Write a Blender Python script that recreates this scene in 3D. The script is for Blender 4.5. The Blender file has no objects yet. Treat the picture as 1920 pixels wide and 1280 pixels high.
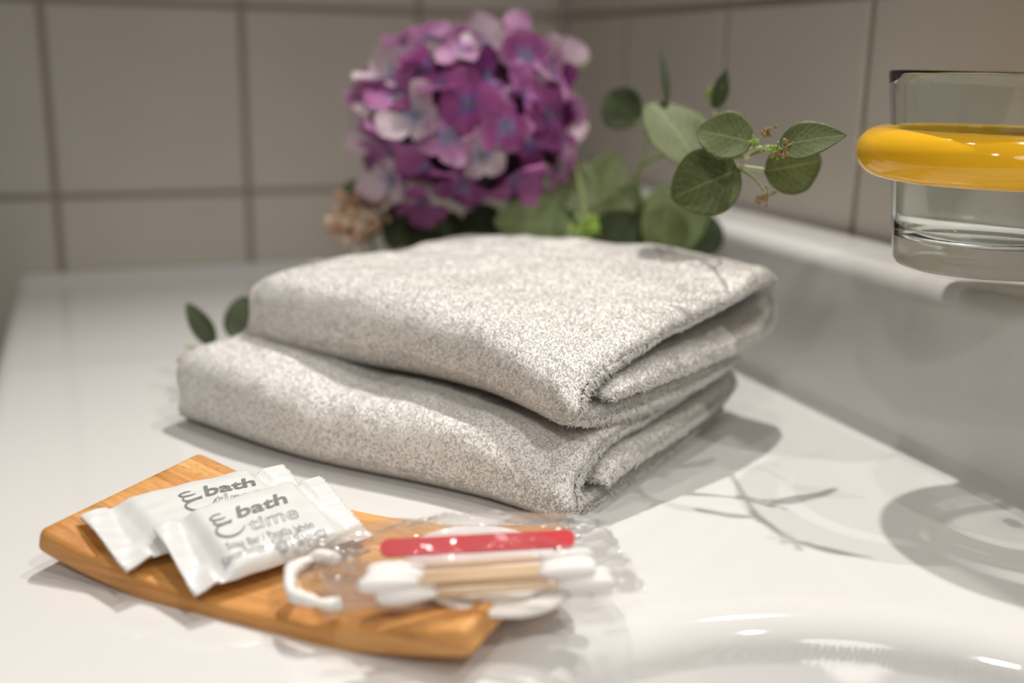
import bpy, math, random
import numpy as np
from mathutils import Vector, Matrix, noise

# ---------------------------------------------------------------- camera, light, exposure
SC = bpy.context.scene
COL = SC.collection
F_PX = 2044.775
CAM_H = 0.1830
RGT = np.array([0.9325177574244564, -0.3606990350543689, 0.01751679762141649])
UPV = np.array([0.07422438534723161, 0.23891199452604397, 0.9682002889337582])
FWD = np.array([0.3534138830152095, 0.9015637886375176, -0.24956234152948065])
cd = bpy.data.cameras.new('camera')
cam = bpy.data.objects.new('camera', cd)
COL.objects.link(cam)
cd.sensor_width = 36.0
cd.lens = F_PX / 1920 * 36
cd.clip_start = 0.01
cd.dof.use_dof = True
cd.dof.focus_distance = 0.427
cd.dof.aperture_fstop = 3.6
cam.matrix_world = Matrix(((RGT[0], UPV[0], -FWD[0], 0), (RGT[1], UPV[1], -FWD[1], 0),
                           (RGT[2], UPV[2], -FWD[2], CAM_H), (0, 0, 0, 1)))
SC.camera = cam
SC.view_settings.view_transform = 'Standard'
SC.view_settings.look = 'None'
SC.view_settings.gamma = 1
SC.view_settings.use_curve_mapping = False
SC.view_settings.exposure = -0.06

W = bpy.data.worlds.new('world'); SC.world = W
W.use_nodes = True
W.node_tree.nodes['Background'].inputs[0].default_value = (1.0, 0.90, 0.77, 1)
W.node_tree.nodes['Background'].inputs[1].default_value = 0.09

def lamp(name, loc, power, size=0.03, color=(1, .965, .92), aim=None, cone=60, blend=.6):
    l = bpy.data.lights.new(name, 'SPOT' if aim else 'POINT')
    l.energy = power; l.color = color; l.shadow_soft_size = size
    o = bpy.data.objects.new(name, l); COL.objects.link(o); o.location = loc
    if aim:
        l.spot_size = math.radians(cone); l.spot_blend = blend
        o.rotation_euler = (Vector(aim) - Vector(loc)).to_track_quat('-Z', 'Y').to_euler()
    return o
LA = lamp('ceiling_or_added_spot', (0.13, 0.50, 1.6), 12, .014, aim=(0.13, 0.12, 0), cone=60, blend=1)
LB = lamp('ceiling_or_added_spot', (0.80, 0.42, 1.6), 28, .014, aim=(0.17, 0.10, 0), cone=60, blend=1)  # added behind the side wall, stands in for a spot mirrored above the basin
LC = lamp('ceiling_or_added_spot', (0.50, -0.55, 1.35), 24, .016, aim=(0.15, 0.15, 0), cone=60, blend=1)  # added front fill, softens shadows and brightens the folded towel ends
LD = lamp('ceiling_or_added_spot', (0.43, 0.84, 1.3), 56, .014, aim=(0.2, 0.20, 0), cone=64, blend=1)

_l = bpy.data.lights.new('fill_light', 'AREA'); _l.shape = 'DISK'; _l.size = .5; _l.energy = 3.5; _l.color = (1, .96, .9)
LE = bpy.data.objects.new('fill_light', _l); COL.objects.link(LE); LE.location = (-.15, -1.1, 1.0)  # added soft fill from behind the camera, no fitting of the room
LE.rotation_euler = (Vector((.15, .45, .03)) - LE.location).to_track_quat('-Z', 'Y').to_euler()
LF = lamp('ceiling_or_added_spot', (-.50, -.55, 1.15), 20, .05, aim=(.02, .42, 0), cone=34, blend=1)  # added fill aimed at the long sides of the towels
for _o in (LA, LB, LD): _o.data.cycles.is_caustics_light = True

# ---------------------------------------------------------------- helpers
def at(px, py, depth):
    """A place seen at a picture point, 'depth' metres in front of the camera plane."""
    return np.array([0, 0, CAM_H]) + (RGT * (px - 960) / F_PX - UPV * (py - 640) / F_PX + FWD) * depth
def onz(px, py, z):
    d = RGT * (px - 960) / F_PX - UPV * (py - 640) / F_PX + FWD
    return np.array([0, 0, CAM_H]) + d * (z - CAM_H) / d[2]

def link(name, me, mat=None, parent=None):
    me.name = name
    o = bpy.data.objects.new(name, me); COL.objects.link(o)
    if mat: me.materials.append(mat)
    if parent:
        o.parent = parent
        o.matrix_parent_inverse = parent_world(parent).inverted()
    return o
def parent_world(p):
    m = Matrix.Translation(p.location) @ p.rotation_euler.to_matrix().to_4x4()
    return (parent_world(p.parent) @ p.matrix_parent_inverse @ m) if p.parent else m
def mesh(verts, faces, smooth=True):
    me = bpy.data.meshes.new('m')
    me.from_pydata([tuple(map(float, v)) for v in verts], [], faces)
    if smooth: me.polygons.foreach_set('use_smooth', [True] * len(me.polygons))
    me.update()
    return me
def quadmesh(V, Q, smooth=True):
    """V (n,3), Q (m,4) numpy arrays -> mesh, quickly."""
    me = bpy.data.meshes.new('m')
    me.vertices.add(len(V)); me.vertices.foreach_set('co', np.asarray(V, np.float32).ravel())
    me.loops.add(Q.size); me.loops.foreach_set('vertex_index', Q.astype(np.int32).ravel())
    me.polygons.add(len(Q))
    me.polygons.foreach_set('loop_start', np.arange(0, Q.size, 4, dtype=np.int32))
    me.polygons.foreach_set('loop_total', np.full(len(Q), 4, np.int32))
    me.polygons.foreach_set('use_smooth', np.full(len(Q), smooth, bool))
    me.update(calc_edges=True); me.validate()
    return me
def grid(P, closeu=False, closev=False):
    """P[nu][nv] points -> mesh"""
    P = np.asarray(P, float); nu, nv = P.shape[:2]
    iu = np.arange(nu if closeu else nu - 1); iv = np.arange(nv if closev else nv - 1)
    A, B = np.meshgrid(iu, iv, indexing='ij'); A2 = (A + 1) % nu; B2 = (B + 1) % nv
    Q = np.stack([A * nv + B, A2 * nv + B, A2 * nv + B2, A * nv + B2], -1).reshape(-1, 4)
    return quadmesh(P.reshape(-1, 3), Q)
def merge(parts):
    V = []; Fc = []; n = 0
    for v, f in parts:
        V += [tuple(map(float, x)) for x in v]; Fc += [tuple(i + n for i in q) for q in f]; n += len(v)
    return V, Fc
def tube(pts, rad, seg=8, cap=True):
    pts = [Vector(p) for p in pts]; n = len(pts)
    rr = rad if hasattr(rad, '__len__') else [rad] * n
    V = []; Fc = []
    t0 = (pts[1] - pts[0]).normalized()
    a = t0.orthogonal().normalized()
    for i, p in enumerate(pts):
        t = (pts[min(i + 1, n - 1)] - pts[max(i - 1, 0)]).normalized()
        a = (a - t * a.dot(t)).normalized(); b = t.cross(a)
        for k in range(seg):
            th = 2 * math.pi * k / seg
            V.append(p + (a * math.cos(th) + b * math.sin(th)) * rr[i])
    for i in range(n - 1):
        for k in range(seg):
            k2 = (k + 1) % seg
            Fc.append((i * seg + k, i * seg + k2, (i + 1) * seg + k2, (i + 1) * seg + k))
    if cap:
        Fc.append(tuple(range(seg))[::-1]); Fc.append(tuple((n - 1) * seg + k for k in range(seg)))
    return V, Fc
def ball(c, r, seg=8, rings=6, squash=(1, 1, 1)):
    V = []; Fc = []
    for i in range(rings + 1):
        ph = math.pi * i / rings
        for k in range(seg):
            th = 2 * math.pi * k / seg
            V.append((c[0] + r * squash[0] * math.sin(ph) * math.cos(th), c[1] + r * squash[1] * math.sin(ph) * math.sin(th),
                      c[2] + r * squash[2] * math.cos(ph)))
    for i in range(rings):
        for k in range(seg):
            k2 = (k + 1) % seg
            Fc.append((i * seg + k, (i + 1) * seg + k, (i + 1) * seg + k2, i * seg + k2))
    return V, Fc
def spline(ctrl, n):
    """Catmull-Rom through ctrl, n samples"""
    c = np.asarray(ctrl, float); c = np.vstack([2 * c[0] - c[1], c, 2 * c[-1] - c[-2]])
    out = []; m = len(c) - 3
    for i in range(n):
        x = i / (n - 1) * m; k = min(int(x), m - 1); t = x - k
        p0, p1, p2, p3 = c[k:k + 4]
        out.append(.5 * ((2 * p1) + (p2 - p0) * t + (2 * p0 - 5 * p1 + 4 * p2 - p3) * t * t + (3 * p1 - p0 - 3 * p2 + p3) * t ** 3))
    return np.array(out)
def lathe(prof, c, seg=96, closed=True):
    P = []
    for k in range(seg):
        th = 2 * math.pi * k / seg
        P.append([(c[0] + r * math.cos(th), c[1] + r * math.sin(th), c[2] + z) for r, z in prof])
    return grid(P, closeu=True, closev=closed)

def empty(name, loc):
    o = bpy.data.objects.new(name, None); COL.objects.link(o); o.location = tuple(map(float, loc)); o.empty_display_size = .01
    return o
def tag(o, label=None, cat=None, group=None, kind=None):
    if label: o['label'] = label
    if cat: o['category'] = cat
    if group: o['group'] = group
    if kind: o['kind'] = kind
    return o

# ---------------------------------------------------------------- materials
def mat(name, col=(.8, .8, .8), rough=.5, **kw):
    m = bpy.data.materials.new(name); m.use_nodes = True
    b = m.node_tree.nodes['Principled BSDF']
    b.inputs['Base Color'].default_value = (*col, 1); b.inputs['Roughness'].default_value = rough
    for k, v in kw.items(): b.inputs[k.replace('_', ' ')].default_value = v
    return m
def nt(m): return m.node_tree.nodes, m.node_tree.links, m.node_tree.nodes['Principled BSDF']
def ramp(N, stops):
    r = N.new('ShaderNodeValToRGB'); e = r.color_ramp.elements
    while len(e) < len(stops): e.new(.5)
    for q, (p, c) in zip(e, stops): q.position = p; q.color = (*c, 1)
    return r

M_tile = mat('wall_tile', (.64, .60, .54), .35)
N, L, B = nt(M_tile)
n1 = N.new('ShaderNodeTexNoise'); n1.inputs['Scale'].default_value = 9; n1.inputs['Detail'].default_value = 3
r1 = ramp(N, [(0.3, (.62, .58, .515)), (.7, (.66, .62, .55))]); L.new(n1.outputs[0], r1.inputs[0]); L.new(r1.outputs[0], B.inputs['Base Color'])
tc = N.new('ShaderNodeTexCoord'); L.new(tc.outputs['Object'], n1.inputs[0])
M_grout = mat('grout', (.34, .30, .25), .9)
M_ceramic = mat('white_ceramic', (.74, .73, .71), .06)
M_ceramic.node_tree.nodes['Principled BSDF'].inputs['Coat Weight'].default_value = .3
M_chrome = mat('chrome', (.8, .8, .8), .12, Metallic=1.0)
M_terry = mat('white_terry', (.875, .855, .82), .95)
_n = M_terry.node_tree.nodes; _l = M_terry.node_tree.links
_t = _n.new('ShaderNodeBsdfTranslucent'); _t.inputs[0].default_value = (.90, .88, .845, 1)
_m = _n.new('ShaderNodeMixShader'); _m.inputs[0].default_value = .3
_l.new(_n['Principled BSDF'].outputs[0], _m.inputs[1]); _l.new(_t.outputs[0], _m.inputs[2]); _l.new(_m.outputs[0], _n['Material Output'].inputs[0])
M_cloth = mat('towel_ground', (.88, .86, .825), .95)
M_yellow = mat('yellow_plastic', (1.0, .54, .02), .08)
M_glass = mat('clear_glass', (.945, .985, .965), .0, Transmission_Weight=1.0, IOR=1.46)
M_print = mat('grey_print', (.19, .19, .18), .55)
M_print2 = mat('pale_grey_print', (.33, .33, .32), .55)
M_red = mat('red_emery', (.62, .02, .03), .6)
M_cotton = mat('cotton', (.86, .83, .80), .95)
M_stick = mat('paper_stick', (.75, .55, .36), .7)
M_sachet = mat('white_film', (.73, .725, .705), .28)
M_soap = mat('soap', (.8, .78, .72), .5)

def film_material():
    m = bpy.data.materials.new('clear_film'); m.use_nodes = True
    N = m.node_tree.nodes; L = m.node_tree.links; N.clear()
    out = N.new('ShaderNodeOutputMaterial')
    tr = N.new('ShaderNodeBsdfTransparent'); tr.inputs[0].default_value = (.94, .94, .94, 1)
    gl = N.new('ShaderNodeBsdfGlossy'); gl.inputs['Roughness'].default_value = .13; gl.inputs['Color'].default_value = (1, 1, 1, 1)
    fr = N.new('ShaderNodeFresnel'); fr.inputs['IOR'].default_value = 1.22
    di = N.new('ShaderNodeBsdfDiffuse'); di.inputs[0].default_value = (.85, .85, .86, 1)
    tl = N.new('ShaderNodeBsdfTranslucent'); tl.inputs[0].default_value = (.85, .85, .86, 1)
    ad = N.new('ShaderNodeMixShader'); L.new(di.outputs[0], ad.inputs[1]); L.new(tl.outputs[0], ad.inputs[2]); ad.inputs[0].default_value = .5
    m1 = N.new('ShaderNodeMixShader'); m1.inputs[0].default_value = .085
    L.new(tr.outputs[0], m1.inputs[1]); L.new(ad.outputs[0], m1.inputs[2])
    m2 = N.new('ShaderNodeMixShader'); L.new(m1.outputs[0], m2.inputs[1]); L.new(gl.outputs[0], m2.inputs[2])
    mn = N.new('ShaderNodeMath'); mn.operation = 'MINIMUM'; mn.inputs[1].default_value = .36; L.new(fr.outputs[0], mn.inputs[0]); L.new(mn.outputs[0], m2.inputs[0])
    nz = N.new('ShaderNodeTexNoise'); nz.inputs['Scale'].default_value = 160; nz.inputs['Detail'].default_value = 2; nz.inputs['Distortion'].default_value = 1.5
    bp = N.new('ShaderNodeBump'); bp.inputs['Strength'].default_value = .16; bp.inputs['Distance'].default_value = .001
    t = N.new('ShaderNodeTexCoord'); L.new(t.outputs['Object'], nz.inputs[0]); L.new(nz.outputs[0], bp.inputs['Height'])
    L.new(bp.outputs[0], gl.inputs['Normal'])
    L.new(m2.outputs[0], out.inputs[0])
    return m
M_film = film_material()

def bamboo_material():
    m = mat('bamboo', (.6, .3, .1), .42); N, L, B = nt(m)
    tc = N.new('ShaderNodeTexCoord')
    # object x runs along the board, y across it
    mp = N.new('ShaderNodeMapping'); mp.inputs['Scale'].default_value = (9, 1, 260); L.new(tc.outputs['Object'], mp.inputs[0])
    sep = N.new('ShaderNodeSeparateXYZ'); L.new(tc.outputs['Object'], sep.inputs[0])
    # strips: quantised y gives a tone of its own
    fl = N.new('ShaderNodeMath'); fl.operation = 'MULTIPLY'; fl.inputs[1].default_value = 140; L.new(sep.outputs['Y'], fl.inputs[0])
    fl2 = N.new('ShaderNodeMath'); fl2.operation = 'FLOOR'; L.new(fl.outputs[0], fl2.inputs[0])
    xs = N.new('ShaderNodeMath'); xs.operation = 'MULTIPLY'; xs.inputs[1].default_value = 9; L.new(sep.outputs['X'], xs.inputs[0])
    wob = N.new('ShaderNodeTexWhiteNoise'); wob.noise_dimensions = '1D'; L.new(fl2.outputs[0], wob.inputs['W'])
    xa = N.new('ShaderNodeMath'); xa.operation = 'ADD'; L.new(xs.outputs[0], xa.inputs[0]); L.new(wob.outputs[0], xa.inputs[1])
    xf = N.new('ShaderNodeMath'); xf.operation = 'FLOOR'; L.new(xa.outputs[0], xf.inputs[0])
    cb = N.new('ShaderNodeCombineXYZ'); L.new(fl2.outputs[0], cb.inputs[0]); L.new(xf.outputs[0], cb.inputs[1])
    wn = N.new('ShaderNodeTexWhiteNoise'); wn.noise_dimensions = '2D'; L.new(cb.outputs[0], wn.inputs['Vector'])
    mg = N.new('ShaderNodeMapping'); mg.inputs['Scale'].default_value = (22, 420, 420); L.new(tc.outputs['Object'], mg.inputs[0])
    gr = N.new('ShaderNodeTexNoise'); gr.inputs['Scale'].default_value = 1; gr.inputs['Detail'].default_value = 4; gr.inputs['Roughness'].default_value = .65
    L.new(mg.outputs[0], gr.inputs[0])
    mg2 = N.new('ShaderNodeMapping'); mg2.inputs['Scale'].default_value = (40, 1700, 1700); L.new(tc.outputs['Object'], mg2.inputs[0])
    fb = N.new('ShaderNodeTexNoise'); fb.inputs['Scale'].default_value = 1; fb.inputs['Detail'].default_value = 2; L.new(mg2.outputs[0], fb.inputs[0])
    rs = ramp(N, [(0.15, (.36, .13, .03)), (.38, (.52, .22, .055)), (.6, (.66, .32, .095)), (.85, (.80, .46, .17))])
    mixf = N.new('ShaderNodeMath'); mixf.operation = 'MULTIPLY_ADD'; L.new(wn.outputs[0], mixf.inputs[0]); mixf.inputs[1].default_value = .35
    g2 = N.new('ShaderNodeMath'); g2.operation = 'MULTIPLY'; g2.inputs[1].default_value = .75; L.new(gr.outputs[0], g2.inputs[0]); L.new(g2.outputs[0], mixf.inputs[2])
    L.new(mixf.outputs[0], rs.inputs[0])
    rf = ramp(N, [(.30, (.35, .17, .06)), (.42, (1, 1, 1))]); L.new(fb.outputs[0], rf.inputs[0])
    # dark fibres come in patches
    pn = N.new('ShaderNodeTexNoise'); pn.inputs['Scale'].default_value = 45; L.new(tc.outputs['Object'], pn.inputs[0])
    pr = ramp(N, [(.45, (0, 0, 0)), (.65, (.8, .8, .8))]); L.new(pn.outputs[0], pr.inputs[0])
    mx = N.new('ShaderNodeMix'); mx.data_type = 'RGBA'; mx.blend_type = 'MULTIPLY'
    L.new(pr.outputs[0], mx.inputs[0]); L.new(rs.outputs[0], mx.inputs[6]); L.new(rf.outputs[0], mx.inputs[7])
    L.new(mx.outputs[2], B.inputs['Base Color'])
    bp = N.new('ShaderNodeBump'); bp.inputs['Strength'].default_value = .15; bp.inputs['Distance'].default_value = .0005
    L.new(fb.outputs[0], bp.inputs['Height']); L.new(bp.outputs[0], B.inputs['Normal'])
    return m
M_bamboo = bamboo_material()

def leaf_material(name, dark, light, vein, uvs=True):
    m = mat(name, dark, .6); N, L, B = nt(m)
    B.inputs['Subsurface Weight'].default_value = 0.0
    uv = N.new('ShaderNodeUVMap'); uv.uv_map = 'UVMap'
    sep = N.new('ShaderNodeSeparateXYZ'); L.new(uv.outputs[0], sep.inputs[0])
    def mth(op, a, b=None, c=None):
        n = N.new('ShaderNodeMath'); n.operation = op
        for i, v in enumerate((a, b, c)):
            if v is None: continue
            if isinstance(v, (int, float)): n.inputs[i].default_value = v
            else: L.new(v, n.inputs[i])
        return n.outputs[0]
    across = mth('ABSOLUTE', mth('SUBTRACT', sep.outputs[0], .5))          # 0 at midrib .. .5 edge
    # side veins sweep forward from the midrib
    s = mth('SUBTRACT', sep.outputs[1], mth('MULTIPLY', across, .75))
    w = mth('ABSOLUTE', mth('SUBTRACT', mth('FRACT', mth('MULTIPLY', s, 8.0)), .5))
    side = mth('LESS_THAN', w, .045)
    mid = mth('LESS_THAN', across, .014)
    vor = N.new('ShaderNodeTexVoronoi'); vor.feature = 'DISTANCE_TO_EDGE'; vor.inputs['Scale'].default_value = 26
    L.new(uv.outputs[0], vor.inputs[0])
    fine = mth('MULTIPLY', mth('LESS_THAN', vor.outputs['Distance'], .06), .6)
    v = mth('MAXIMUM', mth('MAXIMUM', mth('MULTIPLY', side, .7), mid), fine)
    nz = N.new('ShaderNodeTexNoise'); nz.inputs['Scale'].default_value = 3.5; nz.inputs['Detail'].default_value = 3
    L.new(uv.outputs[0], nz.inputs[0])
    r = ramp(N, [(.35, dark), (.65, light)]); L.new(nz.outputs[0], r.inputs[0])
    mx = N.new('ShaderNodeMix'); mx.data_type = 'RGBA'; L.new(v, mx.inputs[0]); L.new(r.outputs[0], mx.inputs[6]); mx.inputs[7].default_value = (*vein, 1)
    L.new(mx.outputs[2], B.inputs['Base Color'])
    bp = N.new('ShaderNodeBump'); bp.inputs['Strength'].default_value = .35; bp.inputs['Distance'].default_value = .0008
    L.new(v, bp.inputs['Height']); L.new(bp.outputs[0], B.inputs['Normal'])
    # leaves let a little light through
    out = [n for n in N if n.type == 'OUTPUT_MATERIAL'][0]
    tl = N.new('ShaderNodeBsdfTranslucent'); L.new(mx.outputs[2], tl.inputs[0])
    ms = N.new('ShaderNodeMixShader'); ms.inputs[0].default_value = .22
    L.new(B.outputs[0], ms.inputs[1]); L.new(tl.outputs[0], ms.inputs[2]); L.new(ms.outputs[0], out.inputs[0])
    return m
M_leafA = leaf_material('eucalyptus_leaf', (.065, .09, .022), (.115, .145, .045), (.25, .30, .10))
M_leafB = leaf_material('pale_leaf', (.12, .17, .055), (.18, .235, .09), (.27, .33, .14))
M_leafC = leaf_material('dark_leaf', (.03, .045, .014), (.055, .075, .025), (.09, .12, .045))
M_stem = mat('pale_stem', (.52, .55, .30), .5)
M_dstem = mat('green_stem', (.20, .26, .07), .6)
M_bud = mat('green_bud', (.26, .42, .05), .5)
M_bud2 = mat('tan_bud', (.30, .20, .07), .6)
M_dry = mat('dried_flower', (.62, .38, .24), .9)
M_dry2 = mat('pale_dried_flower', (.78, .62, .47), .9)

def petal_material():
    m = mat('hydrangea_petal', (.4, .1, .35), .6); N, L, B = nt(m)
    at_ = N.new('ShaderNodeAttribute'); at_.attribute_name = 'Col'
    L.new(at_.outputs['Color'], B.inputs['Base Color'])
    out = [n for n in N if n.type == 'OUTPUT_MATERIAL'][0]
    tl = N.new('ShaderNodeBsdfTranslucent'); L.new(at_.outputs['Color'], tl.inputs[0])
    ms = N.new('ShaderNodeMixShader'); ms.inputs[0].default_value = .3
    L.new(B.outputs[0], ms.inputs[1]); L.new(tl.outputs[0], ms.inputs[2]); L.new(ms.outputs[0], out.inputs[0])
    return m
M_petal = petal_material()

# ---------------------------------------------------------------- setting: walls, floor
D, C = 0.9357, 0.4118
TZ = 0.22175          # height of the upper grout line above the counter
def tiled_wall(name, origin, ux, nrm, us, zs, gap=.0048, th=.006):
    """one mesh: grout plane and the tiles standing proud of it"""
    parts = []
    o = np.array(origin, float); ux = np.array(ux, float); n = np.array(nrm, float); z = np.array([0, 0, 1.])
    g = o - n * th
    bv = .0016
    for i in range(len(us) - 1):
        for j in range(len(zs) - 1):
            u0, u1 = us[i] + gap / 2, us[i + 1] - gap / 2; z0, z1 = zs[j] + gap / 2, zs[j + 1] - gap / 2
            lay = []
            for inset, dep in ((0, -th), (0, -bv), (bv * .35, -bv * .3), (bv, 0)):
                lay.append([o + ux * a + z * b + n * dep for a, b in
                            ((u0 + inset, z0 + inset), (u1 - inset, z0 + inset), (u1 - inset, z1 - inset), (u0 + inset, z1 - inset))])
            V = sum(lay, []); Fc = []
            for k in range(3):
                for q in range(4):
                    q2 = (q + 1) % 4
                    Fc.append((k * 4 + q, k * 4 + q2, (k + 1) * 4 + q2, (k + 1) * 4 + q))
            Fc.append((12, 13, 14, 15))
            parts.append((V, Fc))
    V, Fc = merge(parts); me = mesh(V, Fc, False)
    me.materials.append(M_tile); me.materials.append(M_grout)
    # grout bed as a slab
    nv = len(V)
    a, b = us[0], us[-1]; c, d = zs[0], zs[-1]
    gv = []
    for dep in (-th * .35, -th * 3):
        gv += [o + ux * p + z * q + n * dep for p, q in ((a, c), (b, c), (b, d), (a, d))]
    gf = [(0, 1, 2, 3), (7, 6, 5, 4), (0, 4, 5, 1), (1, 5, 6, 2), (2, 6, 7, 3), (3, 7, 4, 0)]
    me2 = bpy.data.meshes.new(name)
    me2.from_pydata([tuple(map(float, v)) for v in V + gv], [], Fc + [tuple(i + nv for i in f) for f in gf])
    me2.materials.append(M_tile); me2.materials.append(M_grout)
    me2.polygons.foreach_set('material_index', [0] * len(Fc) + [1] * 6)
    me2.update()
    ob = bpy.data.objects.new(name, me2); COL.objects.link(ob); ob['kind'] = 'structure'
    return ob
X0 = -0.0233
us = [X0 + .15 * k for k in range(-7, 3)] + [C]
zs = [TZ + .15 * k for k in range(-7, 9)]
tiled_wall('wall_back', (0, D, 0), (1, 0, 0), (0, -1, 0), us, zs)
ys = [-.5] + [0.8151 - .15 * k for k in range(8, -1, -1)] + [D]
# the tiling of the side wall ends at the lower edge of the mirror above the basin
tiled_wall('wall_right', (C, 0, 0), (0, 1, 0), (-1, 0, 0), ys, [-.828, -.678, -.528, -.378, -.228, -.078, TZ - .15, TZ, TZ + .15, .39])
M_floor = mat('floor_tile', (.12, .12, .125), .4)
fl = mesh([(-1.1, -.5, -.828), (C, -.5, -.828), (C, D, -.828), (-1.1, D, -.828)], [(0, 1, 2, 3)], False)
tag(link('floor', fl, M_floor), kind='structure')

# ---------------------------------------------------------------- washbasin counter
LED_X, LED_Z = 0.3613, 0.0855
def counter():
    prof = []                                             # (x, z, flat?) across the counter
    xl = -0.0555
    prof += [(xl, -.045), (xl, -.02), (xl, -.004), (xl + .0012, -.0012), (xl + .004, 0)]
    for x in np.linspace(xl + .008, LED_X - .014, 260): prof.append((x, 0))
    r = .013
    for a in np.linspace(0, 90, 9)[1:]:
        prof.append((LED_X - r + r * math.sin(math.radians(a)), r - r * math.cos(math.radians(a))))
    prof += [(LED_X, z) for z in np.linspace(r + .008, LED_Z - .008, 8)]
    r = .006
    for a in np.linspace(0, 90, 8):
        prof.append((LED_X + r - r * math.cos(math.radians(a)), LED_Z - r + r * math.sin(math.radians(a))))
    prof += [(x, LED_Z) for x in np.linspace(LED_X + .012, C - .0005, 5)]
    ys = np.concatenate([np.linspace(-.35, .02, 50), np.linspace(.02, .32, 260)[1:], np.linspace(.32, D - .02, 50)[1:], np.linspace(D - .02, D - .0005, 14)[1:]])
    P = np.zeros((len(prof), len(ys), 3))
    cx, cy, ax, ay = .168, .095, .162, .203
    for i, (x, z) in enumerate(prof):
        for j, y in enumerate(ys):
            zz = z
            if 5 <= i <= 265:
                e = math.hypot((x - cx) / ax, (y - cy) / ay)
                if e < 1:
                    t = (1 - e) * ax            # roughly metres inside the rim
                    rr = .013
                    if t < rr: dz = rr - math.sqrt(max(rr * rr - t * t, 0)); dz = dz * .8
                    else: dz = rr * .8 + .085 * (1 - math.exp(-(t - rr) * 1.7 / .085))
                    zz -= min(dz, .11)
            # small upturned lip against the back wall
            q = y - (D - .014)
            if q > 0 and z < LED_Z - .02 and i > 3: zz = max(zz, .008 * (1 - math.cos(min(q / .009, 1) * math.pi)) / 2)
            P[i, j] = (x, y, zz)
    return grid(P)
basin = link('washbasin', counter(), M_ceramic)
basin.data.flip_normals()
tag(basin, 'white ceramic washbasin counter with raised ledge along the right wall', 'washbasin')
md = basin.modifiers.new('s', 'SOLIDIFY'); md.thickness = .004; md.offset = -1

# ---------------------------------------------------------------- folded terry towels
rng = np.random.default_rng(7)
def fbm(p, sc, seed=0):
    return noise.fractal(Vector((p[0] * sc + seed, p[1] * sc, p[2] * sc)), 0.9, 2.0, 2)

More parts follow.
